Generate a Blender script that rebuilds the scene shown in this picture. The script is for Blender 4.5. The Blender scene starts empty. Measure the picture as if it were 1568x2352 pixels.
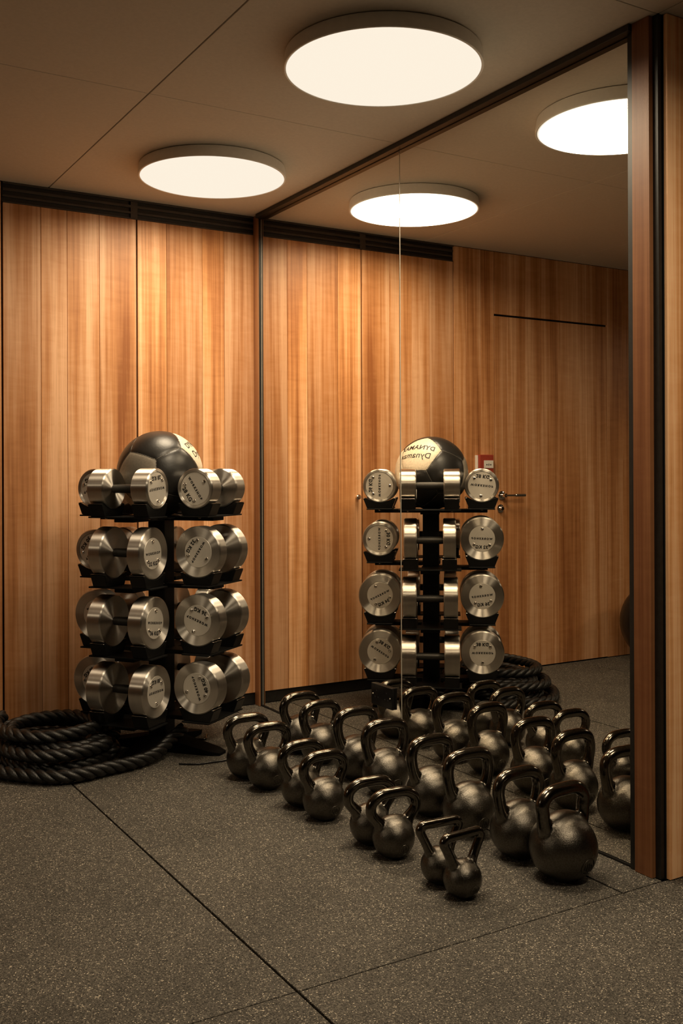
import bpy, bmesh, math, random
from mathutils import Vector, Matrix, Euler
random.seed(7)
S = bpy.context.scene
COL = S.collection
R = math.radians

# ---------------------------------------------------------------- camera
cam_d = bpy.data.cameras.new('camera')
cam = bpy.data.objects.new('camera', cam_d); COL.objects.link(cam)
cam_d.sensor_fit = 'VERTICAL'; cam_d.sensor_height = 36.0; cam_d.sensor_width = 24.0
cam_d.lens = 2307.96 / 2352 * 36.0
cam_d.shift_x = (784 - 784.67) / 2352
cam_d.shift_y = -(1176 - 1093.18) / 2352
cam_d.clip_start = 0.05
YAW = 0.5398
cam.matrix_world = (Matrix.Translation((-2.2242, -4.5387, 1.1417)) @ Matrix.Rotation(-YAW, 4, 'Z')
                    @ Matrix.Rotation(R(90), 4, 'X') @ Matrix.Rotation(-0.004, 4, 'Z'))
S.camera = cam

# ---------------------------------------------------------------- world, exposure, light levels
W = bpy.data.worlds.new('world'); S.world = W; W.use_nodes = True
W.node_tree.nodes['Background'].inputs[0].default_value = (0.02, 0.015, 0.01, 1)
W.node_tree.nodes['Background'].inputs[1].default_value = 0.05
S.view_settings.view_transform = 'Standard'; S.view_settings.look = 'None'
S.view_settings.exposure = 0.0; S.view_settings.gamma = 1.0
S.view_settings.use_curve_mapping = False
LAMP_W = 20.0
LAMP_COL = (1.0, 0.80, 0.54)
GLOW_COL = (0.985, 0.875, 0.72)
H = 2.44

# ---------------------------------------------------------------- helpers
def link(o, parent=None):
    COL.objects.link(o)
    if parent is not None: o.parent = parent
    return o
def obj(name, me, mat=None, parent=None, loc=None, rot=None):
    o = bpy.data.objects.new(name, me)
    if mat is not None and len(me.materials) == 0: me.materials.append(mat)
    link(o, parent)
    if loc is not None: o.location = loc
    if rot is not None: o.rotation_euler = rot
    return o
def empty(name, loc=(0, 0, 0), rz=0.0):
    o = bpy.data.objects.new(name, None); COL.objects.link(o)
    o.empty_display_size = 0.05
    o.location = loc; o.rotation_euler = (0, 0, rz); return o
def tag(o, label, cat, group=None):
    o['label'] = label; o['category'] = cat
    if group: o['group'] = group
    return o
def struct(o, label=None):
    o['kind'] = 'structure'
    if label: o['label'] = label
    return o
def mesh(bm, name, smooth=None):
    me = bpy.data.meshes.new(name); bm.normal_update(); bm.to_mesh(me); bm.free()
    if smooth is not None:
        me.polygons.foreach_set('use_smooth', [True] * len(me.polygons))
        if smooth < 179: me.set_sharp_from_angle(angle=R(smooth))
    return me
def add_box(bm, x0, x1, y0, y1, z0, z1, bev=0.0, seg=1):
    vs = [bm.verts.new((x, y, z)) for z in (z0, z1) for y in (y0, y1) for x in (x0, x1)]
    fs = [bm.faces.new([vs[i] for i in f]) for f in ((0, 2, 3, 1), (4, 5, 7, 6), (0, 1, 5, 4), (2, 6, 7, 3), (0, 4, 6, 2), (1, 3, 7, 5))]
    if bev > 0:
        es = list({e for f in fs for e in f.edges})
        bmesh.ops.bevel(bm, geom=es, offset=bev, segments=seg, affect='EDGES', profile=0.5)
def box_mesh(name, x0, x1, y0, y1, z0, z1, bev=0.0, seg=1):
    bm = bmesh.new(); add_box(bm, x0, x1, y0, y1, z0, z1, bev, seg); return mesh(bm, name)
def add_lathe(bm, prof, n=48, cap0=True, cap1=True, M=None):
    rings = []
    for r, z in prof:
        ring = []
        for k in range(n):
            a = 2 * math.pi * k / n
            v = Vector((r * math.cos(a), r * math.sin(a), z))
            ring.append(bm.verts.new(M @ v if M else v))
        rings.append(ring)
    for a, b in zip(rings, rings[1:]):
        for k in range(n):
            bm.faces.new((a[k], a[(k + 1) % n], b[(k + 1) % n], b[k]))
    if cap0: bm.faces.new(list(reversed(rings[0])))
    if cap1: bm.faces.new(rings[-1])
def lathe_mesh(name, prof, n=48, smooth=30, cap0=True, cap1=True):
    bm = bmesh.new(); add_lathe(bm, prof, n, cap0, cap1); return mesh(bm, name, smooth)
def add_prism(bm, pts, axis, a0, a1):
    """pts 2D polygon (ccw); extruded along axis 'x','y','z' from a0 to a1"""
    def P3(p, a):
        if axis == 'y': return (p[0], a, p[1])
        if axis == 'x': return (a, p[0], p[1])
        return (p[0], p[1], a)
    A = [bm.verts.new(P3(p, a0)) for p in pts]; B = [bm.verts.new(P3(p, a1)) for p in pts]
    n = len(pts)
    bm.faces.new(A); bm.faces.new(list(reversed(B)))
    for i in range(n): bm.faces.new((A[i], B[i], B[(i + 1) % n], A[(i + 1) % n]))
    bmesh.ops.recalc_face_normals(bm, faces=bm.faces[:])
def catmull(pts, step):
    pts = [Vector(p) for p in pts]; out = []
    P = [2 * pts[0] - pts[1]] + pts + [2 * pts[-1] - pts[-2]]
    for i in range(1, len(P) - 2):
        p0, p1, p2, p3 = P[i - 1:i + 3]
        n = max(2, int((p2 - p1).length / step))
        for k in range(n):
            t = k / n
            out.append(0.5 * ((2 * p1) + (-p0 + p2) * t + (2 * p0 - 5 * p1 + 4 * p2 - p3) * t * t + (-p0 + 3 * p1 - 3 * p2 + p3) * t ** 3))
    out.append(pts[-1]); return out
def frames(pts):
    T = []
    for i in range(len(pts)):
        d = pts[min(i + 1, len(pts) - 1)] - pts[max(i - 1, 0)]
        T.append(d.normalized())
    up = Vector((0, 0, 1))
    if abs(T[0].dot(up)) > 0.9: up = Vector((0, 1, 0))
    N = (up - T[0] * up.dot(T[0])).normalized(); out = []
    for t in T:
        N = (N - t * N.dot(t)).normalized(); out.append((t, N, t.cross(N)))
    return out
def add_tube(bm, pts, rad, n=10, cap=True):
    fr = frames(pts); rings = []
    for i, (p, (t, N, B)) in enumerate(zip(pts, fr)):
        r = rad(i / (len(pts) - 1)) if callable(rad) else rad
        rings.append([bm.verts.new(p + (N * math.cos(2 * math.pi * k / n) + B * math.sin(2 * math.pi * k / n)) * r) for k in range(n)])
    for a, b in zip(rings, rings[1:]):
        for k in range(n): bm.faces.new((a[k], a[(k + 1) % n], b[(k + 1) % n], b[k]))
    if cap: bm.faces.new(list(reversed(rings[0]))); bm.faces.new(rings[-1])
def text_verts(body, size, spacing=1.0, bold=0.0):
    cu = bpy.data.curves.new('t', 'FONT'); cu.body = body; cu.size = size
    cu.align_x = 'CENTER'; cu.align_y = 'CENTER'; cu.space_character = spacing; cu.offset = bold
    cu.resolution_u = 3
    o = bpy.data.objects.new('t', cu); COL.objects.link(o)
    dg = bpy.context.evaluated_depsgraph_get(); dg.update()
    me = bpy.data.meshes.new_from_object(o.evaluated_get(dg))
    bpy.data.objects.remove(o); bpy.data.curves.remove(cu)
    return me

# ---------------------------------------------------------------- materials
def nodes(name):
    m = bpy.data.materials.new(name); m.use_nodes = True
    nt = m.node_tree; b = nt.nodes['Principled BSDF']
    return m, nt, b
def N(nt, t, **kw):
    n = nt.nodes.new(t)
    for k, v in kw.items():
        if k in n.inputs: n.inputs[k].default_value = v
        else: setattr(n, k, v)
    return n
def ramp(nt, fac, stops):
    r = nt.nodes.new('ShaderNodeValToRGB'); nt.links.new(fac, r.inputs[0])
    el = r.color_ramp.elements
    while len(el) < len(stops): el.new(0.5)
    for e, (p, c) in zip(el, stops): e.position = p; e.color = (*c, 1) if len(c) == 3 else c
    return r.outputs[0]
def mix(nt, fac, a, b, mode='MIX'):
    n = nt.nodes.new('ShaderNodeMix'); n.data_type = 'RGBA'; n.blend_type = mode
    for i, v in ((0, fac), (6, a), (7, b)):
        if hasattr(v, 'is_linked'): nt.links.new(v, n.inputs[i])
        else: n.inputs[i].default_value = v if i == 0 else (*v, 1)
    return n.outputs[2]
def plain(name, col, rough=0.5, metal=0.0, spec=0.5, noise=0.0, nscale=60, bump=0.0, coat=0.0):
    m, nt, b = nodes(name)
    b.inputs['Base Color'].default_value = (*col, 1); b.inputs['Roughness'].default_value = rough
    b.inputs['Metallic'].default_value = metal; b.inputs['Specular IOR Level'].default_value = spec
    b.inputs['Coat Weight'].default_value = coat
    tc = N(nt, 'ShaderNodeTexCoord'); nz = N(nt, 'ShaderNodeTexNoise', Scale=nscale, Detail=4.0)
    nt.links.new(tc.outputs['Object'], nz.inputs['Vector'])
    if noise > 0:
        c = ramp(nt, nz.outputs[0], [(0.3, [v * (1 - noise) for v in col]), (0.7, [min(1, v * (1 + noise)) for v in col])])
        nt.links.new(c, b.inputs['Base Color'])
    if bump > 0:
        bp = N(nt, 'ShaderNodeBump', Strength=bump, Distance=0.002)
        nt.links.new(nz.outputs[0], bp.inputs['Height']); nt.links.new(bp.outputs[0], b.inputs['Normal'])
    return m

def wood_mat(name, dark, mid, light, rough=0.42):
    m, nt, b = nodes(name); L = nt.links.new
    geo = N(nt, 'ShaderNodeNewGeometry'); oi = N(nt, 'ShaderNodeObjectInfo')
    sep = N(nt, 'ShaderNodeSeparateColor'); L(oi.outputs['Color'], sep.inputs[0])
    off = N(nt, 'ShaderNodeCombineXYZ')
    mm = N(nt, 'ShaderNodeMath', operation='MULTIPLY'); L(sep.outputs[1], mm.inputs[0]); mm.inputs[1].default_value = 57.0
    L(mm.outputs[0], off.inputs[0]); L(mm.outputs[0], off.inputs[2])
    def nz(scale, detail, rough_=0.55, dist=0.0):
        mp = N(nt, 'ShaderNodeVectorMath', operation='MULTIPLY'); L(geo.outputs['Position'], mp.inputs[0]); mp.inputs[1].default_value = scale
        ad = N(nt, 'ShaderNodeVectorMath', operation='ADD'); L(mp.outputs[0], ad.inputs[0]); L(off.outputs[0], ad.inputs[1])
        n = N(nt, 'ShaderNodeTexNoise', Scale=1.0, Detail=detail, Roughness=rough_, Distortion=dist); L(ad.outputs[0], n.inputs['Vector'])
        return n.outputs[0]
    broad = nz((9, 9, 0.45), 3, 0.5, 0.25)
    streak = nz((60, 60, 0.7), 4, 0.6, 0.15)
    fine = nz((330, 330, 3.0), 2, 0.6)
    flame = nz((7, 7, 26), 3, 0.6, 0.6)
    a = N(nt, 'ShaderNodeMath', operation='MULTIPLY_ADD'); L(streak, a.inputs[0]); a.inputs[1].default_value = 0.42; 
    c2 = N(nt, 'ShaderNodeMath', operation='MULTIPLY'); L(broad, c2.inputs[0]); c2.inputs[1].default_value = 0.75
    L(c2.outputs[0], a.inputs[2])
    f2 = N(nt, 'ShaderNodeMath', operation='MULTIPLY_ADD'); L(flame, f2.inputs[0]); f2.inputs[1].default_value = 0.10; L(a.outputs[0], f2.inputs[2])
    col = ramp(nt, f2.outputs[0], [(0.46, dark), (0.60, mid), (0.76, light)])
    pores = ramp(nt, fine, [(0.33, (0.80, 0.75, 0.70)), (0.50, (1, 1, 1))])
    col = mix(nt, 0.8, col, pores, 'MULTIPLY')
    tone = N(nt, 'ShaderNodeCombineColor')
    g2 = N(nt, 'ShaderNodeMath', operation='POWER'); L(sep.outputs[0], g2.inputs[0]); g2.inputs[1].default_value = 1.12
    L(sep.outputs[0], tone.inputs[0]); L(g2.outputs[0], tone.inputs[1]); L(g2.outputs[0], tone.inputs[2])
    col = mix(nt, 1.0, col, tone.outputs[0], 'MULTIPLY')
    L(col, b.inputs['Base Color'])
    b.inputs['Roughness'].default_value = rough; b.inputs['Specular IOR Level'].default_value = 0.35
    bp = N(nt, 'ShaderNodeBump', Strength=0.12, Distance=0.001); L(fine, bp.inputs['Height']); L(bp.outputs[0], b.inputs['Normal'])
    return m

M_WOOD = wood_mat('teak_veneer', (0.34, 0.125, 0.040), (0.60, 0.275, 0.108), (0.86, 0.505, 0.285))
M_POST = wood_mat('dark_teak', (0.20, 0.075, 0.03), (0.30, 0.13, 0.055), (0.42, 0.20, 0.09))
M_DARKWALL = plain('charcoal_wall', (0.06, 0.05, 0.042), 0.8, noise=0.15, nscale=8)
M_BLACK = plain('black_paint', (0.012, 0.011, 0.010), 0.45, noise=0.3)
M_TRACK = plain('dark_bronze_track', (0.05, 0.038, 0.030), 0.5, noise=0.25, nscale=20)
M_VOID = plain('black_joint', (0.004, 0.004, 0.004), 0.9, noise=0.2)
M_CEIL = plain('ceiling_paint', (0.60, 0.54, 0.46), 0.75, noise=0.04, nscale=90, bump=0.05)
M_HOUS = plain('lamp_housing_white', (0.85, 0.81, 0.75), 0.5, noise=0.03)
M_STEELD = plain('rack_black_steel', (0.006, 0.006, 0.006), 0.5, spec=0.12, noise=0.3, nscale=30, bump=0.03)
M_SADDLE = plain('saddle_black_plastic', (0.005, 0.005, 0.005), 0.28, spec=0.4, noise=0.3, nscale=80)
M_FOOT = plain('foot_matt_black', (0.004, 0.004, 0.004), 0.7, spec=0.05, noise=0.3, nscale=30)
M_LIP = plain('saddle_steel_edge', (0.45, 0.42, 0.38), 0.25, metal=1.0, noise=0.1)
M_GRIP = plain('knurled_grip', (0.045, 0.042, 0.038), 0.42, metal=0.6, noise=0.4, nscale=500, bump=0.4)
M_CHROME = plain('chrome', (0.75, 0.72, 0.68), 0.14, metal=1.0, noise=0.05)
M_INK = plain('black_print', (0.012, 0.011, 0.010), 0.5, noise=0.2)
M_RED = plain('red_plastic', (0.34, 0.05, 0.028), 0.4, noise=0.08)
M_WHITE = plain('white_plastic', (0.78, 0.74, 0.68), 0.4, noise=0.03)
M_ROPE = plain('black_rope_fibre', (0.004, 0.0037, 0.0034), 0.45, spec=0.6, noise=0.7, nscale=240, bump=0.6)
M_RUBBER = plain('black_rubber', (0.008, 0.008, 0.008), 0.25, spec=0.3, noise=0.2)
M_GLASSEDGE = plain('polished_glass_edge', (0.62, 0.58, 0.50), 0.22, noise=0.05)

def brushed(name, col, rough, aniso, rot=0.0):
    m, nt, b = nodes(name); L = nt.links.new
    b.inputs['Metallic'].default_value = 1.0; b.inputs['Roughness'].default_value = rough
    b.inputs['Anisotropic'].default_value = aniso; b.inputs['Anisotropic Rotation'].default_value = rot
    tg = N(nt, 'ShaderNodeTangent', direction_type='RADIAL', axis='Z'); L(tg.outputs[0], b.inputs['Tangent'])
    tc = N(nt, 'ShaderNodeTexCoord')
    ln = N(nt, 'ShaderNodeVectorMath', operation='MULTIPLY'); ln.inputs[1].default_value = (1, 1, 0); L(tc.outputs['Object'], ln.inputs[0])
    le = N(nt, 'ShaderNodeVectorMath', operation='LENGTH'); L(ln.outputs[0], le.inputs[0])
    sx = N(nt, 'ShaderNodeSeparateXYZ'); L(tc.outputs['Object'], sx.inputs[0])
    cb = N(nt, 'ShaderNodeCombineXYZ'); L(le.outputs['Value'], cb.inputs[0]); L(sx.outputs[2], cb.inputs[1])
    nz = N(nt, 'ShaderNodeTexNoise', Scale=900.0, Detail=2.0); L(cb.outputs[0], nz.inputs['Vector'])
    c = ramp(nt, nz.outputs[0], [(0.3, [v * 0.86 for v in col]), (0.7, col)])
    L(c, b.inputs['Base Color'])
    return m
M_HEAD = brushed('turned_steel', (0.80, 0.76, 0.70), 0.40, 1.0, 0.25)
M_PLATE = brushed('satin_plate', (0.82, 0.77, 0.69), 0.40, 0.3, 0.25)
M_PLATE.node_tree.nodes['Principled BSDF'].inputs['Metallic'].default_value = 0.55

def floor_mat():
    m, nt, b = nodes('rubber_crumb_floor'); L = nt.links.new
    geo = N(nt, 'ShaderNodeNewGeometry'); oi = N(nt, 'ShaderNodeObjectInfo')
    sep = N(nt, 'ShaderNodeSeparateColor'); L(oi.outputs['Color'], sep.inputs[0])
    v1 = N(nt, 'ShaderNodeTexVoronoi', Scale=400.0); L(geo.outputs['Position'], v1.inputs['Vector'])
    s1 = N(nt, 'ShaderNodeSeparateColor'); L(v1.outputs['Color'], s1.inputs[0])
    grain = ramp(nt, s1.outputs[0], [(0.0, (0.018, 0.016, 0.013)), (0.35, (0.058, 0.052, 0.044)), (0.80, (0.125, 0.113, 0.094)), (0.955, (0.20, 0.18, 0.15)), (0.985, (0.62, 0.55, 0.44))])
    big = N(nt, 'ShaderNodeTexNoise', Scale=3.0, Detail=4.0); L(geo.outputs['Position'], big.inputs['Vector'])
    bg = ramp(nt, big.outputs[0], [(0.3, (0.82, 0.82, 0.82)), (0.7, (1.1, 1.1, 1.1))])
    c = mix(nt, 1.0, grain, bg, 'MULTIPLY')
    tone = N(nt, 'ShaderNodeCombineColor')
    for i in range(3): L(sep.outputs[0], tone.inputs[i])
    c = mix(nt, 1.0, c, tone.outputs[0], 'MULTIPLY')
    L(c, b.inputs['Base Color']); b.inputs['Roughness'].default_value = 0.75; b.inputs['Specular IOR Level'].default_value = 0.3
    bp = N(nt, 'ShaderNodeBump', Strength=0.5, Distance=0.0015); L(v1.outputs['Distance'], bp.inputs['Height']); L(bp.outputs[0], b.inputs['Normal'])
    return m
M_FLOOR = floor_mat()

def iron_mat(name, rough, bump, scale):
    m, nt, b = nodes(name); L = nt.links.new
    tc = N(nt, 'ShaderNodeTexCoord')
    nz = N(nt, 'ShaderNodeTexNoise', Scale=scale, Detail=5.0, Roughness=0.65); L(tc.outputs['Object'], nz.inputs['Vector'])
    c = ramp(nt, nz.outputs[0], [(0.35, (0.095, 0.087, 0.075)), (0.7, (0.180, 0.165, 0.142))]); L(c, b.inputs['Base Color'])
    b.inputs['Roughness'].default_value = rough; b.inputs['Metallic'].default_value = 1.0
    bp = N(nt, 'ShaderNodeBump', Strength=bump, Distance=0.0012); L(nz.outputs[0], bp.inputs['Height']); L(bp.outputs[0], b.inputs['Normal'])
    return m
M_IRON = iron_mat('cast_iron_body', 0.29, 0.6, 260)
M_IRONH = iron_mat('cast_iron_handle', 0.16, 0.18, 160)

def leather(name, col, rough):
    return plain(name, col, rough, spec=0.5, noise=0.12, nscale=120, bump=0.15)
M_LBLACK = leather('black_vinyl', (0.014, 0.013, 0.012), 0.36)
M_LCREAM = leather('cream_vinyl', (0.80, 0.70, 0.54), 0.42)
M_LGREY = leather('grey_vinyl', (0.20, 0.175, 0.14), 0.45)
M_THREAD = plain('seam_piping', (0.10, 0.09, 0.075), 0.5, noise=0.1)

def mirror_mat():
    m, nt, b = nodes('mirror_silver')
    b.inputs['Base Color'].default_value = (0.90, 0.865, 0.80, 1); b.inputs['Metallic'].default_value = 1.0
    b.inputs['Roughness'].default_value = 0.0
    return m
M_MIRROR = mirror_mat()
def glow_mat():
    m, nt, b = nodes('opal_diffuser')
    b.inputs['Base Color'].default_value = (0.0, 0.0, 0.0, 1); b.inputs['Specular IOR Level'].default_value = 0.0
    b.inputs['Emission Color'].default_value = (*GLOW_COL, 1); b.inputs['Emission Strength'].default_value = 1.0
    return m
M_GLOW = glow_mat()

# ================================================================ ROOM
XL, YR = -6.18, -6.425                       # far left wall, wall behind the camera
XR = 2.0                                  # right end of the return wall side
YC = -2.575                               # outer corner of the mirror wall

# ---- floor: slab and rubber tiles
fl = struct(obj('floor', box_mesh('floor', XL, XR, YR, 0.12, -0.08, -0.014), M_VOID))
xs = [XL, -5.188, -4.183, -3.178, -2.173, -1.168, -0.160, 0.845, XR]
ys = [0.0, -0.601, -1.589, -2.577, -3.565, -4.553, -5.541, YR]
gx = 0.0035
gy = {0: 0.0, 1: 0.0006, 2: 0.0006, 3: 0.0018, 4: 0.001, 5: 0.001, 6: 0.001, 7: 0}
for j in range(len(ys) - 1):
    for i in range(len(xs) - 1):
        x0, x1 = xs[i], xs[i + 1]
        if j < 3:
            if x0 >= -0.01: continue
            x1 = min(x1, -0.002)
        gxr = gx if (j < 3 or i != 5) else 0.0012
        gxl = gx if (j < 3 or i != 6) else 0.0012
        dz = random.uniform(-0.0007, 0.0007)
        me = box_mesh('tile', x0 + gxl, x1 - gxr, ys[j + 1] + gy[j + 1], ys[j] - gy[j], -0.014, dz, 0.0008)
        t = obj('tile', me, M_FLOOR, fl)
        k = random.uniform(0.92, 1.06)
        t.color = (k, 0, 0, 1)

# ---- ceiling: slab and panels
ce = struct(obj('ceiling', box_mesh('ceiling', XL, XR, YR, 0.12, H + 0.016, H + 0.1), M_VOID))
cx = [XL, -5.15, -4.12, -3.09, -2.06, -1.03, 0.0, 1.03, XR]
cy = [0.0, -1.285, -2.57, -3.855, -5.14, YR]
for j in range(len(cy) - 1):
    for i in range(len(cx) - 1):
        if j < 2 and cx[i] >= -0.01: continue
        me = box_mesh('panel', cx[i] + 0.0022, cx[i + 1] - 0.0022, cy[j + 1] + 0.0012, cy[j] - 0.0012, H, H + 0.016, 0.001)
        obj('panel', me, M_CEIL, ce)

# ---- wooden back wall (y = 0, boards proud of the dark backing)
def plank(parent, x0, x1, z0, z1, tone, seed, y=0.0, depth=0.014, g=0.0009, mat=None, name='plank'):
    me = box_mesh('plank', x0 + g, x1 - g, y, y + depth, z0, z1, 0.0007)
    o = obj(name, me, mat or M_WOOD, parent); o.color = (tone, seed, 0, 1); return o
wb = struct(obj('wall_back', box_mesh('wall_back', XL, 0.1, 0.015, 0.12, 0, H + 0.016), M_VOID))
Z0, Z1 = 0.06, 2.348
X = [-1.235, -1.067, -0.949, -0.800, -0.621, -0.474, -0.291, -0.175, -0.012]
tones = [0.80, 0.93, 0.98, 0.92, 1.10, 0.88, 1.16, 0.80]
for i in range(8):
    a, b = X[i], X[i + 1]
    if i == 3: b -= 0.003
    if i == 4: a += 0.003
    if i == 0: a += 0.004
    plank(wb, a, b, Z0, Z1, tones[i], 0.11 + 0.13 * i)
# boards left of the panels, up to the ceiling and down to the floor (door let into them)
X2 = [-1.235, -1.323, -1.527]
plank(wb, -1.323, -1.238, 0.003, H - 0.002, 0.98, 0.37)
plank(wb, -1.430, -1.324, 0.003, H - 0.002, 0.92, 0.52)
plank(wb, -1.527, -1.430, 0.003, H - 0.002, 0.95, 0.61)
DX = [-1.529, -1.625, -1.766, -1.879, -2.023, -2.195, -2.342, -2.431]
d1 = struct(obj('door_1', box_mesh('door_1', -2.430, -1.530, 0.0135, 0.016, 0.006, 2.066), M_VOID), 'flush wooden door of vertical boards in the wooden wall')
for i in range(7):
    tn = random.uniform(0.86, 0.98)
    plank(wb, DX[i + 1], DX[i], 2.078, H - 0.002, tn, 0.2 + 0.1 * i)
    plank(d1, DX[i + 1] + (0.001 if i == 6 else 0), DX[i] - (0.001 if i == 0 else 0), 0.006, 2.066, tn, 0.2 + 0.1 * i, depth=0.0134)
x = -2.432; k = 0
while x > XL + 0.02:
    w = random.uniform(0.10, 0.16)
    plank(wb, max(XL, x - w), x, 0.003, H - 0.002, random.uniform(0.85, 0.98), random.random()); x -= w

# door furniture
def make_lever():
    h = obj('door_handle', lathe_mesh('rose', [(0.024, 0), (0.026, 0.002), (0.026, 0.007), (0.023, 0.009), (0.011, 0.010), (0.011, 0.045)], 32, 35), M_CHROME, d1)
    h.matrix_local = Matrix.Translation((-1.575, 0.0, 1.025)) @ Matrix.Rotation(R(90), 4, 'X')
    bm = bmesh.new()
    add_tube(bm, [Vector(p) for p in ((-1.575, -0.045, 1.025), (-1.60, -0.047, 1.025), (-1.640, -0.047, 1.025), (-1.648, -0.047, 1.025))], 0.0065, 12)
    add_tube(bm, [Vector(p) for p in ((-1.645, -0.047, 1.025), (-1.647, -0.047, 1.025), (-1.712, -0.047, 1.025), (-1.715, -0.047, 1.025))], 0.0095, 12)
    lv = obj('lever', mesh(bm, 'lever', 40), M_CHROME, d1)
    k = obj('lock_turn', lathe_mesh('lock', [(0.024, 0), (0.024, 0.007), (0.014, 0.009), (0.013, 0.024), (0.010, 0.027)], 32, 35), M_CHROME, d1)
    k.matrix_local = Matrix.Translation((-1.565, 0.0, 0.949)) @ Matrix.Rotation(R(90), 4, 'X')
make_lever()
kn = obj('knob', lathe_mesh('knob', [(0.008, 0), (0.008, 0.010), (0.013, 0.014), (0.014, 0.021), (0.010, 0.026)], 24, 40), M_CHROME, wb)
kn.matrix_local = Matrix.Translation((-0.588, 0.0, 1.03)) @ Matrix.Rotation(R(90), 4, 'X')

# recessed skirting and top track over the panels
struct(obj('baseboard_back', box_mesh('baseboard_back', -1.233, -0.002, 0.009, 0.0148, 0.0005, 0.058), M_BLACK))
tr = struct(obj('trim_1', box_mesh('trim_1', -1.233, -0.002, 0.010, 0.0148, 2.352, H - 0.001), M_BLACK))
for z0, z1, y0 in ((2.432, 2.4385, -0.004), (2.402, 2.414, 0.000), (2.374, 2.384, 0.002), (2.349, 2.354, -0.002)):
    obj('rail', box_mesh('rail', -1.232, -0.003, y0, 0.0098, z0, z1, 0.0008), M_TRACK, tr)
obj('divider', box_mesh('divider', -0.650, -0.616, 0.0005, 0.0097, 2.3545, 2.4315, 0.0006), M_TRACK, tr)

# ---- mirror wall (x = 0): backing, two panes, frame posts, head track
wr = struct(obj('wall_right', box_mesh('wall_right', 0.012, 0.10, YC + 0.002, 0.0145, 0.0, H + 0.016), M_VOID))
def pane(y0, y1, label, edges):
    me = box_mesh('mirror_pane', 0.0, 0.0118, y0, y1, 0.006, 2.4185, 0.0022)
    o = obj('mirror_pane', me, M_MIRROR)
    tag(o, label, 'mirror', 'floor to ceiling mirror panes')
    for e0, e1 in edges:
        obj('polished_edge', box_mesh('polished_edge', -0.0007, -0.0001, e0, e1, 0.008, 2.4165), M_GLASSEDGE, o)
    return o
pane(-1.2738, -0.056, 'tall mirror pane on the wall, between the corner post and the vertical joint', ((-0.0600, -0.0565),))
pane(-2.4655, -1.2754, 'tall mirror pane on the wall, beside the wide dark post at the open end', ((-1.2785, -1.2757), (-2.4650, -2.4610)))
t2 = struct(obj('trim_2', box_mesh('trim_2', -0.030, 0.0118, -2.4875, -0.0545, 2.419, H - 0.0005, 0.001), M_BLACK))
t3 = struct(obj('trim_3', box_mesh('trim_3', -0.004, 0.0118, -2.4655, -0.056, 0.0, 0.0058), M_BLACK))
pf = obj('trim_4', box_mesh('trim_4', -0.016, 0.0118, -0.050, -0.0005, 0.0005, H - 0.0005, 0.001), M_POST); pf.color = (0.9, 0.3, 0, 1); struct(pf)
obj('edge_strip', box_mesh('edge_strip', -0.010, 0.0115, -0.0555, -0.0502, 0.0005, 2.4185, 0.0008), M_BLACK, pf)
pn = obj('trim_5', box_mesh('trim_5', -0.018, 0.0118, -2.5520, -2.4880, 0.0005, H - 0.0005, 0.001), M_POST); pn.color = (0.85, 0.7, 0, 1); struct(pn)
obj('edge_strip', box_mesh('edge_strip', -0.012, 0.0115, -2.4878, -2.4660, 0.0005, 2.4185, 0.0008), M_BLACK, pn)
obj('edge_strip', box_mesh('edge_strip', -0.004, 0.0115, YC + 0.003, -2.5525, 0.0005, H - 0.0005, 0.0008), M_BLACK, pn)

# ---- return wall beside the mirror, facing the camera side
wc = struct(obj('wall_return', box_mesh('wall_return', 0.012, XR, YC - 0.001 - 0.0, YC + 0.10, 0, H + 0.016), M_VOID))
x = 0.013; k = 0
while x < XR - 0.01:
    w = [0.155, 0.13, 0.16, 0.12][k % 4]
    plank(wc, x, min(XR, x + w), 0.002, H - 0.002, [1.5, 1.35, 1.45, 1.3][k % 4], 0.71 + 0.17 * k, y=YC - 0.014, depth=0.0128); x += w; k += 1

# ---- walls out of view (close the room)
def plain_wall(name, x0, x1, y0, y1):
    o = struct(obj(name, box_mesh(name, x0, x1, y0, y1, 0, H + 0.016), M_DARKWALL))
plain_wall('wall_left', XL - 0.1, XL, YR, 0.12)
plain_wall('wall_rear', XL, XR, YR - 0.1, YR)
plain_wall('wall_far_right', XR, XR + 0.1, YR, YC + 0.10)

# ================================================================ CEILING LIGHTS
HOUS = lathe_mesh('housing', [(0.298, 0.048), (0.304, 0.044), (0.308, 0.012), (0.3075, 0.002), (0.305, 0.0), (0.3005, 0.001), (0.3005, 0.010)], 96, 40, cap0=True, cap1=True)
DIFF = lathe_mesh('diffuser', [(0.3003, 0.0100), (0.3003, 0.0025), (0.298, 0.0012)], 96, 40)
def ceiling_light(x, y, label):
    t = tag(empty('ceiling_light', (x, y, H - 0.048)), label, 'light', 'round ceiling lights over the mirror side')
    obj('housing', HOUS, M_HOUS, t); obj('diffuser', DIFF, M_GLOW, t)
    ld = bpy.data.lights.new('lamp', 'AREA'); ld.shape = 'DISK'; ld.size = 0.59; ld.energy = LAMP_W; ld.color = LAMP_COL; ld.spread = R(168)
    lo = bpy.data.objects.new('lamp', ld); COL.objects.link(lo); lo.parent = t; lo.location = (0, 0, 0.0005)
ceiling_light(-0.515, -0.640, 'round glowing ceiling light in the corner panel by the wooden wall')
ceiling_light(-0.515, -1.945, 'round glowing ceiling light above the kettlebells, one panel away from the wooden wall')
ceiling_light(-0.515, -3.700, 'round glowing ceiling light just past the mirror end')
ceiling_light(-4.635, -1.945, 'round glowing ceiling light over the far side of the room')

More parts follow.
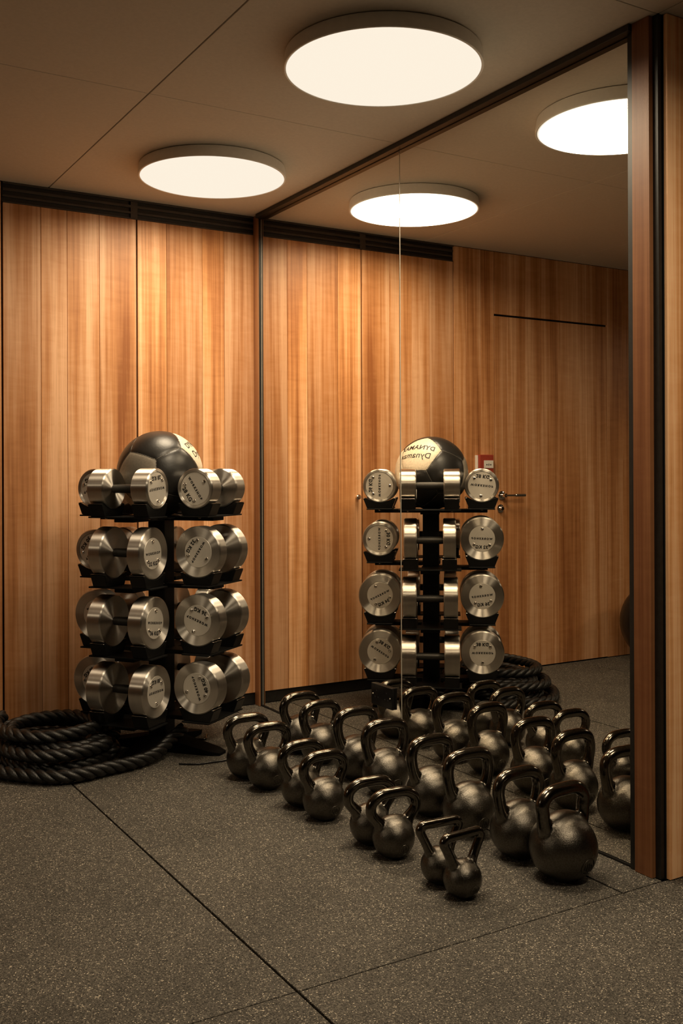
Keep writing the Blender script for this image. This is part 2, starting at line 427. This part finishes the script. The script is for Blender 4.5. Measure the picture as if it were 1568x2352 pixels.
# ================================================================ DUMBBELL RACK
RK = (-0.700, -0.512); RPHI = R(37)
TZ = [1.094, 0.838, 0.564, 0.293]          # handle heights of the tiers
SOFF = 0.245                               # distance of a dumbbell from the post
SPEC = {26: (0.081, 0.070, 0.266), 28: (0.081, 0.076, 0.280), 30: (0.083, 0.080, 0.288), 32: (0.104, 0.059, 0.240), 34: (0.104, 0.062, 0.248),
        36: (0.104, 0.065, 0.256), 38: (0.104, 0.068, 0.266), 40: (0.104, 0.071, 0.272)}
# side -> (angle of offset in local frame, weights per tier)
SIDES = {'F': (180, (28, 32, 36, 38)), 'R': (-90, (28, 32, 36, 40)), 'B': (0, (26, 30, 34, 38)), 'L': (90, (26, 30, 34, 40))}
rack = tag(empty('dumbbell_rack', (RK[0], RK[1], 0), RPHI), 'black steel four-sided dumbbell rack standing in front of the wooden wall', 'rack')
obj('post', box_mesh('post', -0.04, 0.04, -0.04, 0.04, 0.012, 0.968, 0.004, 2), M_STEELD, rack)
obj('top_plate', box_mesh('top_plate', -0.10, 0.10, -0.10, 0.10, 0.968, 0.974, 0.002), M_STEELD, rack)
bm = bmesh.new()
vs = [[bm.verts.new((x, sy * w, z)) for sy in (-1, 1) for z in (0.0, h)] for x, w, h in ((0.036, 0.058, 0.060), (0.16, 0.050, 0.034), (0.25, 0.044, 0.018), (0.290, 0.026, 0.010))]
for a, b in zip(vs, vs[1:]):
    for i, j in ((0, 1), (1, 3), (3, 2), (2, 0)): bm.faces.new((a[i], a[j], b[j], b[i]))
bm.faces.new((vs[0][0], vs[0][2], vs[0][3], vs[0][1])); bm.faces.new((vs[-1][0], vs[-1][1], vs[-1][3], vs[-1][2]))
bmesh.ops.recalc_face_normals(bm, faces=bm.faces[:])
FOOT = mesh(bm, 'foot')
for k in range(4):
    obj('foot', FOOT, M_FOOT, rack, rot=(0, 0, R(90 * k)))
# saddle: profile in local XZ, depth along Y (dumbbell axis), seat bottom at z=0
bm = bmesh.new()
arc = [(math.sin(a) * 0.105, 0.105 - math.cos(a) * 0.105) for a in [R(v) for v in range(-26, 27, 4)]]
prof = [(-0.060, -0.028), (0.060, -0.028), (0.079, 0.019), (0.066, 0.021)] + list(reversed(arc)) + [(-0.066, 0.021), (-0.079, 0.019)]
add_prism(bm, prof, 'y', -0.034, 0.034)
bmesh.ops.bevel(bm, geom=[e for e in bm.edges if e.calc_face_angle(0) > 0.7], offset=0.0016, segments=2, affect='EDGES')
SAD = mesh(bm, 'saddle', 40)
LIP = box_mesh('lip', -0.0042, 0.0042, -0.0335, 0.0335, 0.0205, 0.0225, 0.0006)
BOLT = lathe_mesh('bolt', [(0.006, 0), (0.006, -0.004), (0.003, -0.006)], 10, 40)
side_txt = {'F': 'the side facing the rope coil', 'R': 'the side facing the kettlebells', 'B': 'the side facing the mirror corner', 'L': 'the side against the wooden wall'}
tier_txt = ['top tier', 'second tier', 'third tier', 'bottom tier']
ROT = {('F', 0, 0): 186, ('F', 1, 0): 2, ('F', 2, 0): -8, ('F', 3, 0): 180,
       ('R', 0, 0): -57, ('R', 1, 0): 236, ('R', 2, 0): 160, ('R', 3, 0): 110,
       ('L', 0, 0): 200, ('L', 1, 0): 232, ('L', 2, 0): 150, ('L', 3, 0): 222,
       ('B', 0, 0): 90, ('B', 1, 0): -90, ('B', 2, 0): -27, ('B', 3, 0): 213}
HEADM, PLATEM, TXTM = {}, {}, {}
SCREW = lathe_mesh('screw', [(0.0076, 0.0), (0.0078, 0.0012), (0.0066, 0.0036), (0.0038, 0.0046), (0.0032, 0.0018)], 16, 40)
def head_meshes(wt):
    if wt in HEADM: return
    r, T, Lg = SPEC[wt]; pr = 0.062 if r > 0.09 else 0.066
    c = 0.0045
    # local z: 0 at the inner face, T at the outer face; recess for the name plate
    prof = [(0.0165, 0.0015), (r * 0.30, 0.001), (r - c, 0.0), (r - 0.0012, c * 0.6), (r, c), (r, T - c), (r - 0.0012, T - c * 0.6), (r - c, T), (pr + 0.0016, T - (0.004 if r > 0.09 else 0.001)), (pr + 0.0012, T - 0.006)]
    HEADM[wt] = lathe_mesh('head', prof, 72, 25)
    PLATEM[wt] = (lathe_mesh('name_plate', [(pr, T - 0.0065), (pr, T - 0.0045), (pr - 0.0008, T - 0.0038)], 56, 30), pr, T - 0.0038)
    TXTM[wt] = []
    for nm, body, size, sp, y, bold in (('name_lettering', 'WORKSHOP', pr * 0.205, 1.62, 0.0, 0.0009), ('weight_lettering', '%d KG' % wt, pr * 0.34, 1.08, -0.66 * pr, 0.0011)):
        me = text_verts(body, size, sp, bold)
        me.transform(Matrix.Translation((0, y, 0))); me.name = nm; TXTM[wt].append(me)
def dumbbell(side, tier):
    ang, wts = SIDES[side]; wt = wts[tier]; r, T, Lg = SPEC[wt]; head_meshes(wt)
    off = Vector((math.cos(R(ang)), math.sin(R(ang)), 0)) * SOFF
    M = Matrix.Translation((RK[0], RK[1], TZ[tier])) @ Matrix.Rotation(RPHI, 4, 'Z')
    # camera or mirror facing end first
    fdir = {'F': Vector((0, -1, 0)), 'B': Vector((0, -1, 0)), 'R': Vector((-1, 0, 0)), 'L': Vector((-1, 0, 0))}[side]
    base = M @ off
    t = empty('dumbbell', base)
    tag(t, 'round steel dumbbell marked %d KG, rack %s, on %s' % (wt, tier_txt[tier], side_txt[side]), 'dumbbell', 'steel dumbbells on the rack')
    wd = (M.to_3x3() @ fdir)
    ax = Matrix(((wd.cross(Vector((0, 0, 1))) * -1).to_tuple(), (0, 0, 1), wd.to_tuple())).transposed()   # columns: x (reader's right), y up, z outward
    obj('grip', lathe_mesh('grip', [(0.0165, -Lg / 2 + T), (0.0175, -0.045), (0.018, 0.0), (0.0175, 0.045), (0.0165, Lg / 2 - T)], 24, 60), M_GRIP, t, rot=ax.to_euler())
    for e in (0, 1):
        if e == 0: A = ax
        else: A = Matrix.Rotation(math.pi, 3, 'Z') @ ax
        rot = ROT.get((side, tier, e), (tier * 97 + ang * 3 + 40) % 360)
        A = A @ Matrix.Rotation(R(rot), 3, 'Z')
        zv = A.col[2]
        h = obj('head', HEADM[wt], M_HEAD, t, loc=zv * (Lg / 2 - T), rot=A.to_euler())
        pm, pr, zt = PLATEM[wt]
        obj('name_plate', pm, M_PLATE, h)
        for me in TXTM[wt]: obj(me.name.split('.')[0], me, M_INK, h, loc=(0, 0, zt + 0.0004))
        for a in (90, 90 + 128, 90 - 128):
            obj('screw', SCREW, M_CHROME, h, loc=(math.cos(R(a)) * pr * 0.76, math.sin(R(a)) * pr * 0.76, zt))
    # saddles and rail of this side belong to the rack
    zs = TZ[tier] - r - 0.0006
    sd = [(Lg - T) / 2, -(Lg - T) / 2]
    along = Vector((0, 1, 0)) if side in 'FB' else Vector((1, 0, 0))
    rzl = 0 if side in 'FB' else R(90)
    for s in sd:
        p = off + along * s
        sa = obj('saddle', SAD, M_SADDLE, rack, loc=(p.x, p.y, zs), rot=(0, 0, rzl))
        for q in (-1, 1): obj('lip', LIP, M_LIP, sa, loc=(q * 0.0735, 0, 0.0))
        obj('bolt', BOLT, M_CHROME, rack, loc=(p.x, p.y, zs - 0.028 - 0.0065))
    bm = bmesh.new()
    if side in 'FB':
        add_box(bm, off.x - 0.062, off.x + 0.062, -0.145, 0.145, zs - 0.0345, zs - 0.0285, 0.001)
    else:
        add_box(bm, -0.145, 0.145, off.y - 0.062, off.y + 0.062, zs - 0.0345, zs - 0.0285, 0.001)
    obj('rail_plate', mesh(bm, 'rail_plate'), M_STEELD, rack)
    bm = bmesh.new(); o1 = off.normalized()
    add_box(bm, 0.04, SOFF + 0.03, -0.045, 0.045, zs - 0.052, zs - 0.0346, 0.002)
    obj('arm', mesh(bm, 'arm'), M_STEELD, rack, rot=(0, 0, R(ang)))
for tier in range(4):
    for side in 'FRBL': dumbbell(side, tier)

# ================================================================ MEDICINE BALL
def medicine_ball():
    RB = 0.180; C = Vector((RK[0] - 0.004, RK[1], 0.9745 + RB))
    t = tag(empty('medicine_ball', (C.x, C.y, C.z - RB)), 'black and cream panelled medicine ball resting on top of the dumbbell rack', 'ball')
    ph = (1 + 5 ** 0.5) / 2
    dirs = [Vector(v).normalized() for v in ((0, 1, ph), (0, 1, -ph), (0, -1, ph), (0, -1, -ph), (1, ph, 0), (1, -ph, 0), (-1, ph, 0), (-1, -ph, 0), (ph, 0, 1), (ph, 0, -1), (-ph, 0, 1), (-ph, 0, -1))]
    c1 = Vector((0.72, -0.36, 0.60)).normalized()
    q = dirs[0].rotation_difference(c1)
    spin = Matrix.Rotation(R(BALL_SPIN), 3, c1)
    dirs = [spin @ (q @ d) for d in dirs]
    bm0 = bmesh.new(); bmesh.ops.create_icosphere(bm0, subdivisions=6, radius=1.0)
    groups = {}
    for f in bm0.faces:
        c = f.calc_center_median().normalized()
        k = max(range(12), key=lambda i: c.dot(dirs[i])); groups.setdefault(k, []).append([v.co.copy() for v in f.verts])
    bm0.free()
    def rad(c):
        ds = sorted((c.dot(d) for d in dirs), reverse=True); m = ds[0] - ds[1]
        return RB * (1.0 - 0.020 * math.exp(-m / 0.03))
    # neighbours of the cream panel: black; the far lower left one grey
    grey = max(range(12), key=lambda i: dirs[i].dot(Vector((-0.90, -0.40, -0.05))))
    cream = {max(range(12), key=lambda i: dirs[i].dot(c1))}
    cream.add(max(range(12), key=lambda i: dirs[i].dot(-c1)))
    cream.add(max(range(12), key=lambda i: dirs[i].dot(Vector((0.80, 0.58, 0.18)))))
    for k, fs in groups.items():
        bm = bmesh.new(); idx = {}
        for tri in fs:
            vv = []
            for c in tri:
                key = (round(c.x, 5), round(c.y, 5), round(c.z, 5))
                if key not in idx: idx[key] = bm.verts.new(c * rad(c) + Vector((0, 0, RB)))
                vv.append(idx[key])
            bm.faces.new(vv)
        o = obj('panel', mesh(bm, 'panel', 180), M_LCREAM if k in cream else (M_LGREY if k == grey else M_LBLACK), t)
    # piping along the borders between panels
    for i in range(12):
        for j in range(i):
            if dirs[i].dot(dirs[j]) < 0.3: continue
            ax3 = [k for k in range(12) if k not in (i, j) and dirs[k].dot(dirs[i]) > 0.3 and dirs[k].dot(dirs[j]) > 0.3]
            v0, v1 = [(dirs[i] + dirs[j] + dirs[k]).normalized() for k in ax3[:2]]
            bm = bmesh.new()
            add_tube(bm, [v0.lerp(v1, u / 8).normalized() * (RB * 0.982 + 0.0004) + Vector((0, 0, RB)) for u in range(9)], 0.0014, 5)
            obj('seam_piping', mesh(bm, 'seam_piping', 180), M_THREAD, t)
    # lettering on the cream panel
    up = (Vector((0, 0, 1)) - c1 * c1.z).normalized(); rt = up.cross(c1)
    for body, size, y, bold, sh in (('DYNAMAX', 0.040, 0.022, 0.0012, 0.0), ('Dynamax', 0.046, -0.026, 0.0004, 0.0)):
        me = text_verts(body, size, 1.05, bold)
        bm = bmesh.new(); bm.from_mesh(me)
        bmesh.ops.triangulate(bm, faces=bm.faces[:])
        for v in bm.verts:
            p = (c1 * RB + rt * (v.co.x + 0.012) + up * (v.co.y + y)).normalized()
            v.co = p * (RB + 0.0006) + Vector((0, 0, RB))
        obj('lettering', mesh(bm, 'lettering'), M_INK, t)
BALL_SPIN = 10
medicine_ball()

# ================================================================ KETTLEBELLS
def kettle_meshes(Rb, h, wid, tube, flat):
    """returns ball and handle meshes split from one fused casting, base centre at origin, handle along X"""
    zc = Rb * 0.89
    bm = bmesh.new()
    bmesh.ops.create_uvsphere(bm, u_segments=40, v_segments=24, radius=Rb)
    for v in bm.verts:
        v.co.z = v.co.z * 0.985 + zc
        if v.co.z < 0.0: v.co.z = 0.0
    xo = wid / 2 - tube; zt = h - tube; zb = zc + Rb
    if flat:
        pts = [(-Rb * 0.50, zc + Rb * 0.45), (-Rb * 0.66, zb - Rb * 0.12), (-(xo - 0.010), zt - 0.030), (-xo + 0.001, zt - 0.012), (-(xo - 0.010), zt - 0.001), (-(xo - 0.026), zt), (0, zt)]
    else:
        m = (zb + zt) / 2
        pts = [(-Rb * 0.58, zc + Rb * 0.36), (-(Rb * 0.78), zc + Rb * 0.74), (-(xo - 0.003), zb - 0.004 + (zt - zb) * 0.22), (-xo, zb + (zt - zb) * 0.50), (-(xo - 0.009), zt - 0.017), (-(xo - 0.030), zt - 0.004), (-xo * 0.30, zt), (0, zt)]
    full = [Vector((x, 0, z)) for x, z in pts] + [Vector((-x, 0, z)) for x, z in reversed(pts[:-1])]
    path = catmull(full, 0.005)
    base_r = tube * (1.5 if not flat else 1.25)
    add_tube(bm, path, lambda t: tube + (base_r - tube) * max(0.0, 1 - min(t, 1 - t) / 0.16) ** 1.5, 20)
    # shoulder bridging the two horns
    if not flat:
        bmesh.ops.create_uvsphere(bm, u_segments=28, v_segments=14, radius=1.0, matrix=Matrix.Translation((0, 0, zc + Rb * 0.62)) @ Matrix.Diagonal((Rb * 0.80, Rb * 0.52, Rb * 0.42, 1)))
    me = bpy.data.meshes.new('casting'); bm.to_mesh(me); bm.free()
    o = bpy.data.objects.new('casting', me); COL.objects.link(o)
    rm = o.modifiers.new('r', 'REMESH'); rm.mode = 'VOXEL'; rm.voxel_size = 0.0034
    sm = o.modifiers.new('s', 'SMOOTH'); sm.factor = 0.5; sm.iterations = 7
    dg = bpy.context.evaluated_depsgraph_get(); dg.update()
    cast = bpy.data.meshes.new_from_object(o.evaluated_get(dg))
    bpy.data.objects.remove(o)
    res = []
    cut = zb + 0.006
    for part in (0, 1):
        b2 = bmesh.new(); b2.from_mesh(cast)
        def is_handle(c): return c.z > cut or (abs(c.x) > Rb * 0.60 and (c.x ** 2 + c.y ** 2 + (c.z - zc) ** 2) > (Rb * 1.05) ** 2 and c.z > zc)
        dele = [f for f in b2.faces if is_handle(f.calc_center_median()) == (part == 0)]
        bmesh.ops.delete(b2, geom=dele, context='FACES')
        zmin = min(v.co.z for v in b2.verts)
        res.append(mesh(b2, ('ball', 'handle')[part], 180))
    zmin = min(v.co.z for v in res[0].vertices)
    for m in res: m.transform(Matrix.Translation((0, 0, -zmin)))
    return res, Rb, zc
KSIZE = {  # ball radius, height, handle width, tube radius, flat
    'a': (0.0535, 0.180, 0.160, 0.0130, True), 'b': (0.0645, 0.207, 0.188, 0.0165, False), 'c': (0.0720, 0.228, 0.190, 0.0175, False),
    'd': (0.0770, 0.241, 0.192, 0.0180, False), 'e': (0.0800, 0.249, 0.194, 0.0182, False), 'f': (0.0840, 0.269, 0.198, 0.0188, False), 'g': (0.0870, 0.267, 0.200, 0.0190, False), 'h': (0.0970, 0.269, 0.208, 0.0195, False)}
KM = {k: kettle_meshes(*v) for k, v in KSIZE.items()}
def emblem_mesh(Rb):
    bm = bmesh.new(); rr = Rb * 0.26
    d0 = Vector((0.02, -0.93, -0.30)).normalized(); up = (Vector((0, 0, 1)) - d0 * d0.z).normalized(); rt = up.cross(d0) * 1.0
    ring = [(d0 * Rb * 1.0 + rt * math.cos(a) * rr + up * math.sin(a) * rr).normalized() * Rb * 1.003 for a in [2 * math.pi * k / 28 for k in range(29)]]
    add_tube(bm, ring, Rb * 0.012, 5, cap=False)
    for k, (x, w) in enumerate(((-0.5, 0.3), (-0.17, 0.55), (0.17, 0.4), (0.5, 0.3))):
        pts = [(d0 * Rb + rt * x * rr + up * s * w * rr).normalized() * Rb * 1.003 for s in (-1, -0.3, 0.3, 1)]
        add_tube(bm, pts, Rb * 0.013, 5)
    return mesh(bm, 'emblem', 180)
EMB = {k: emblem_mesh(v[0]) for k, v in KSIZE.items()}
ordn = ['first', 'second', 'third', 'fourth', 'fifth', 'sixth', 'seventh', 'last']
ROWM = [('e', -0.236, -0.877), ('e', -0.241, -1.053), ('f', -0.228, -1.303), ('f', -0.235, -1.515), ('f', -0.228, -1.782), ('f', -0.227, -1.986), ('g', -0.222, -2.222), ('h', -0.222, -2.412)]
ROWO = [('d', -0.575, -1.075), ('d', -0.568, -1.238), ('c', -0.556, -1.474), ('c', -0.556, -1.630), ('b', -0.545, -1.900), ('b', -0.545, -2.030), ('a', -0.543, -2.258), ('a', -0.546, -2.366)]
def kettlebell(kind, x, y, label, i):
    (bmh, hm), Rb, zc = KM[kind]
    t = tag(empty('kettlebell', (x, y, 0.0012), R(random.uniform(-4, 4))), label, 'kettlebell', 'black cast iron kettlebells in two rows')
    obj('ball', bmh, M_IRON, t); obj('handle', hm, M_IRONH, t)
    obj('emblem', EMB[kind], M_IRON, t, loc=(0, 0, zc * 0.985))
for i, (k, x, y) in enumerate(ROWM):
    kettlebell(k, x, y, 'black kettlebell, %s from the wooden wall in the row along the mirror' % ordn[i], i)
for i, (k, x, y) in enumerate(ROWO):
    kettlebell(k, x, y, 'black %skettlebell, %s from the wooden wall, row away from the mirror' % ('flat-handled ' if k == 'a' else '', ordn[i]), i)

# ================================================================ ROPE
def rope():
    t = tag(empty('battle_rope', (-1.08, -0.5, 0)), 'thick black twisted battle rope coiled on the floor beside the rack', 'rope')
    C = Vector((-1.08, -0.5, 0))
    ctrl = []
    def loop(cx, cy, rx, ry, z, a0, a1, n, wob=0.0, z1=None, ph=0.0):
        for k in range(n):
            u = k / n; a = R(a0 + (a1 - a0) * u)
            w = 1 + wob * math.sin(3 * a + ph)
            ctrl.append((cx + rx * w * math.cos(a), cy + ry * w * math.sin(a), z + ((z1 - z) * u if z1 is not None else 0)))
    # free end under the rack, sweep along the front, then the coil
    ctrl += [(-0.635, -0.585, 0.088), (-0.70, -0.630, 0.066), (-0.80, -0.712, 0.040), (-0.90, -0.765, 0.033), (-1.01, -0.785, 0.031), (-1.12, -0.815, 0.031), (-1.215, -0.805, 0.031), (-1.30, -0.735, 0.031),
             (-1.385, -0.62, 0.031), (-1.415, -0.45, 0.031), (-1.34, -0.20, 0.031), (-1.15, -0.10, 0.031), (-0.97, -0.14, 0.031), (-0.895, -0.29, 0.043), (-0.905, -0.47, 0.036), (-0.945, -0.62, 0.052)]
    loop(-1.13, -0.45, 0.215, 0.262, 0.034, -45, -405, 14, 0.04, 0.034, 1)
    loop(-1.13, -0.45, 0.150, 0.200, 0.036, -45, -405, 12, 0.04, 0.070, 0)
    loop(-1.14, -0.45, 0.225, 0.295, 0.092, -45, -405, 14, 0.05, 0.094, 2)
    loop(-1.13, -0.46, 0.165, 0.240, 0.096, -45, -405, 14, 0.05, 0.140, 0.5)
    loop(-1.15, -0.43, 0.21, 0.24, 0.150, -45, -250, 10, 0.05, 0.150, 1.5)
    ctrl += [(-1.33, -0.22, 0.140), (-1.42, -0.27, 0.115), (-1.46, -0.25, 0.112)]
    path = catmull(ctrl, 0.010)
    # arc-length resample
    acc = [0.0]
    for a, b in zip(path, path[1:]): acc.append(acc[-1] + (b - a).length)
    n = int(acc[-1] / 0.009); P = []; j = 0
    for k in range(n + 1):
        s = acc[-1] * k / n
        while j < len(acc) - 2 and acc[j + 1] < s: j += 1
        u = (s - acc[j]) / max(1e-9, acc[j + 1] - acc[j]); P.append(path[j].lerp(path[j + 1], u))
    fr = frames(P); step = acc[-1] / n
    for s in range(3):
        bm = bmesh.new(); pts = []
        for k, (p, (tt, nn, bb)) in enumerate(zip(P, fr)):
            a = 2 * math.pi * (k * step / 0.135 + s / 3)
            q = p + (nn * math.cos(a) + bb * math.sin(a)) * 0.0128 - C
            pts.append(q)
        add_tube(bm, pts, 0.0138, 9)
        obj('strand', mesh(bm, 'strand', 180), M_ROPE, t)
    d = (P[-1] - P[-6]).normalized()
    bm = bmesh.new()
    e = P[-1] - C
    add_tube(bm, [e - d * 0.10, e - d * 0.095, e - d * 0.02, e + d * 0.005, e + d * 0.018, e + d * 0.024], lambda t: 0.031 if t < 0.7 else 0.031 * (1 - ((t - 0.7) / 0.3) ** 2 * 0.75), 16)
    obj('end_sleeve', mesh(bm, 'end_sleeve', 60), M_RUBBER, t)
rope()

# ================================================================ SMALL THINGS
# power socket plate on the mirror
sk = tag(empty('socket_plate', (-0.0002, -1.151, 0.212)), 'black double power socket plate fixed low on the mirror', 'socket')
obj('plate', box_mesh('plate', -0.0125, 0.0, -0.076, 0.076, 0.0, 0.086, 0.0022, 2), M_RUBBER, sk)
for yy in (-0.036, 0.036):
    for dy, zz in ((0.0, 0.060), (-0.011, 0.034), (0.011, 0.034)):
        obj('socket_hole', box_mesh('socket_hole', -0.0128, -0.0124, yy + dy - 0.0035, yy + dy + 0.0035, zz - 0.0025, zz + 0.0025), M_VOID, sk)
for yy in (-0.062, 0.062):
    s = obj('screw', SCREW, M_CHROME, sk); s.matrix_local = Matrix.Translation((-0.0124, yy, 0.043)) @ Matrix.Rotation(R(-90), 4, 'Y') @ Matrix.Scale(0.5, 4)
# fire alarm call point on the boards beside the door
fa = tag(empty('fire_call_point', (-1.442, -0.0005, 1.135)), 'red fire alarm call point on the wooden wall beside the door', 'alarm')
obj('case', box_mesh('case', -0.050, 0.050, -0.034, 0.0, 0.0, 0.125, 0.003, 2), M_RED, fa)
obj('side_strip', box_mesh('side_strip', 0.0515, 0.060, -0.020, 0.0, 0.0, 0.122, 0.001), M_WHITE, fa)
gp = obj('glass_panel', box_mesh('glass_panel', -0.046, 0.022, -0.0365, -0.0342, 0.048, 0.092, 0.0008), M_WHITE, fa)
for dx, w in ((-0.026, 0.004), (-0.012, 0.0025), (0.002, 0.004)):
    obj('mark', box_mesh('mark', dx - w, dx + w, -0.0370, -0.0366, 0.066 - (0.004 if w < 0.003 else 0.002), 0.071 + (0.003 if w < 0.003 else 0)), M_INK, gp)
# thin cord on the floor by the rack foot
bm = bmesh.new()
pts = catmull([Vector(p) for p in ((-0.545, -0.47, 0.005), (-0.50, -0.50, 0.0045), (-0.475, -0.455, 0.0045), (-0.46, -0.43, 0.0045))], 0.01)
add_tube(bm, pts, 0.0042, 8)
cb = obj('floor_strap', mesh(bm, 'floor_strap', 60), M_RUBBER)
tag(cb, 'short black strap end curling on the floor beside the rack foot', 'strap')
bm = bmesh.new()
pts = catmull([Vector(p) for p in ((-0.735, -0.79, 0.0042), (-0.68, -0.832, 0.0042), (-0.62, -0.838, 0.0042), (-0.56, -0.842, 0.0042), (-0.50, -0.83, 0.0042), (-0.44, -0.80, 0.0042), (-0.36, -0.76, 0.0042))], 0.012)
add_tube(bm, pts, 0.0035, 8)
cb2 = obj('power_cord', mesh(bm, 'power_cord', 60), M_RUBBER)
tag(cb2, 'thin black cord lying on the floor between the rack and the kettlebells', 'cord')
# dark exercise ball by the wall, seen in the mirror
gb = tag(empty('exercise_ball', (-2.58, -0.30, 0.0012)), 'glossy black exercise ball on the floor against the wall by the door', 'ball')
bm = bmesh.new(); bmesh.ops.create_uvsphere(bm, u_segments=48, v_segments=32, radius=0.25, matrix=Matrix.Translation((0, 0, 0.247)))
for v in bm.verts: v.co.z = max(0.0, v.co.z)
obj('skin', mesh(bm, 'skin', 180), M_RUBBER, gb)
vp = obj('valve', lathe_mesh('valve', [(0.010, 0), (0.010, 0.004), (0.007, 0.006)], 16, 40), M_WHITE, gb)
vp.matrix_local = Matrix.Translation((0, 0, 0.247)) @ Matrix.Rotation(R(100), 4, 'Y') @ Matrix.Translation((0, 0, 0.2485))
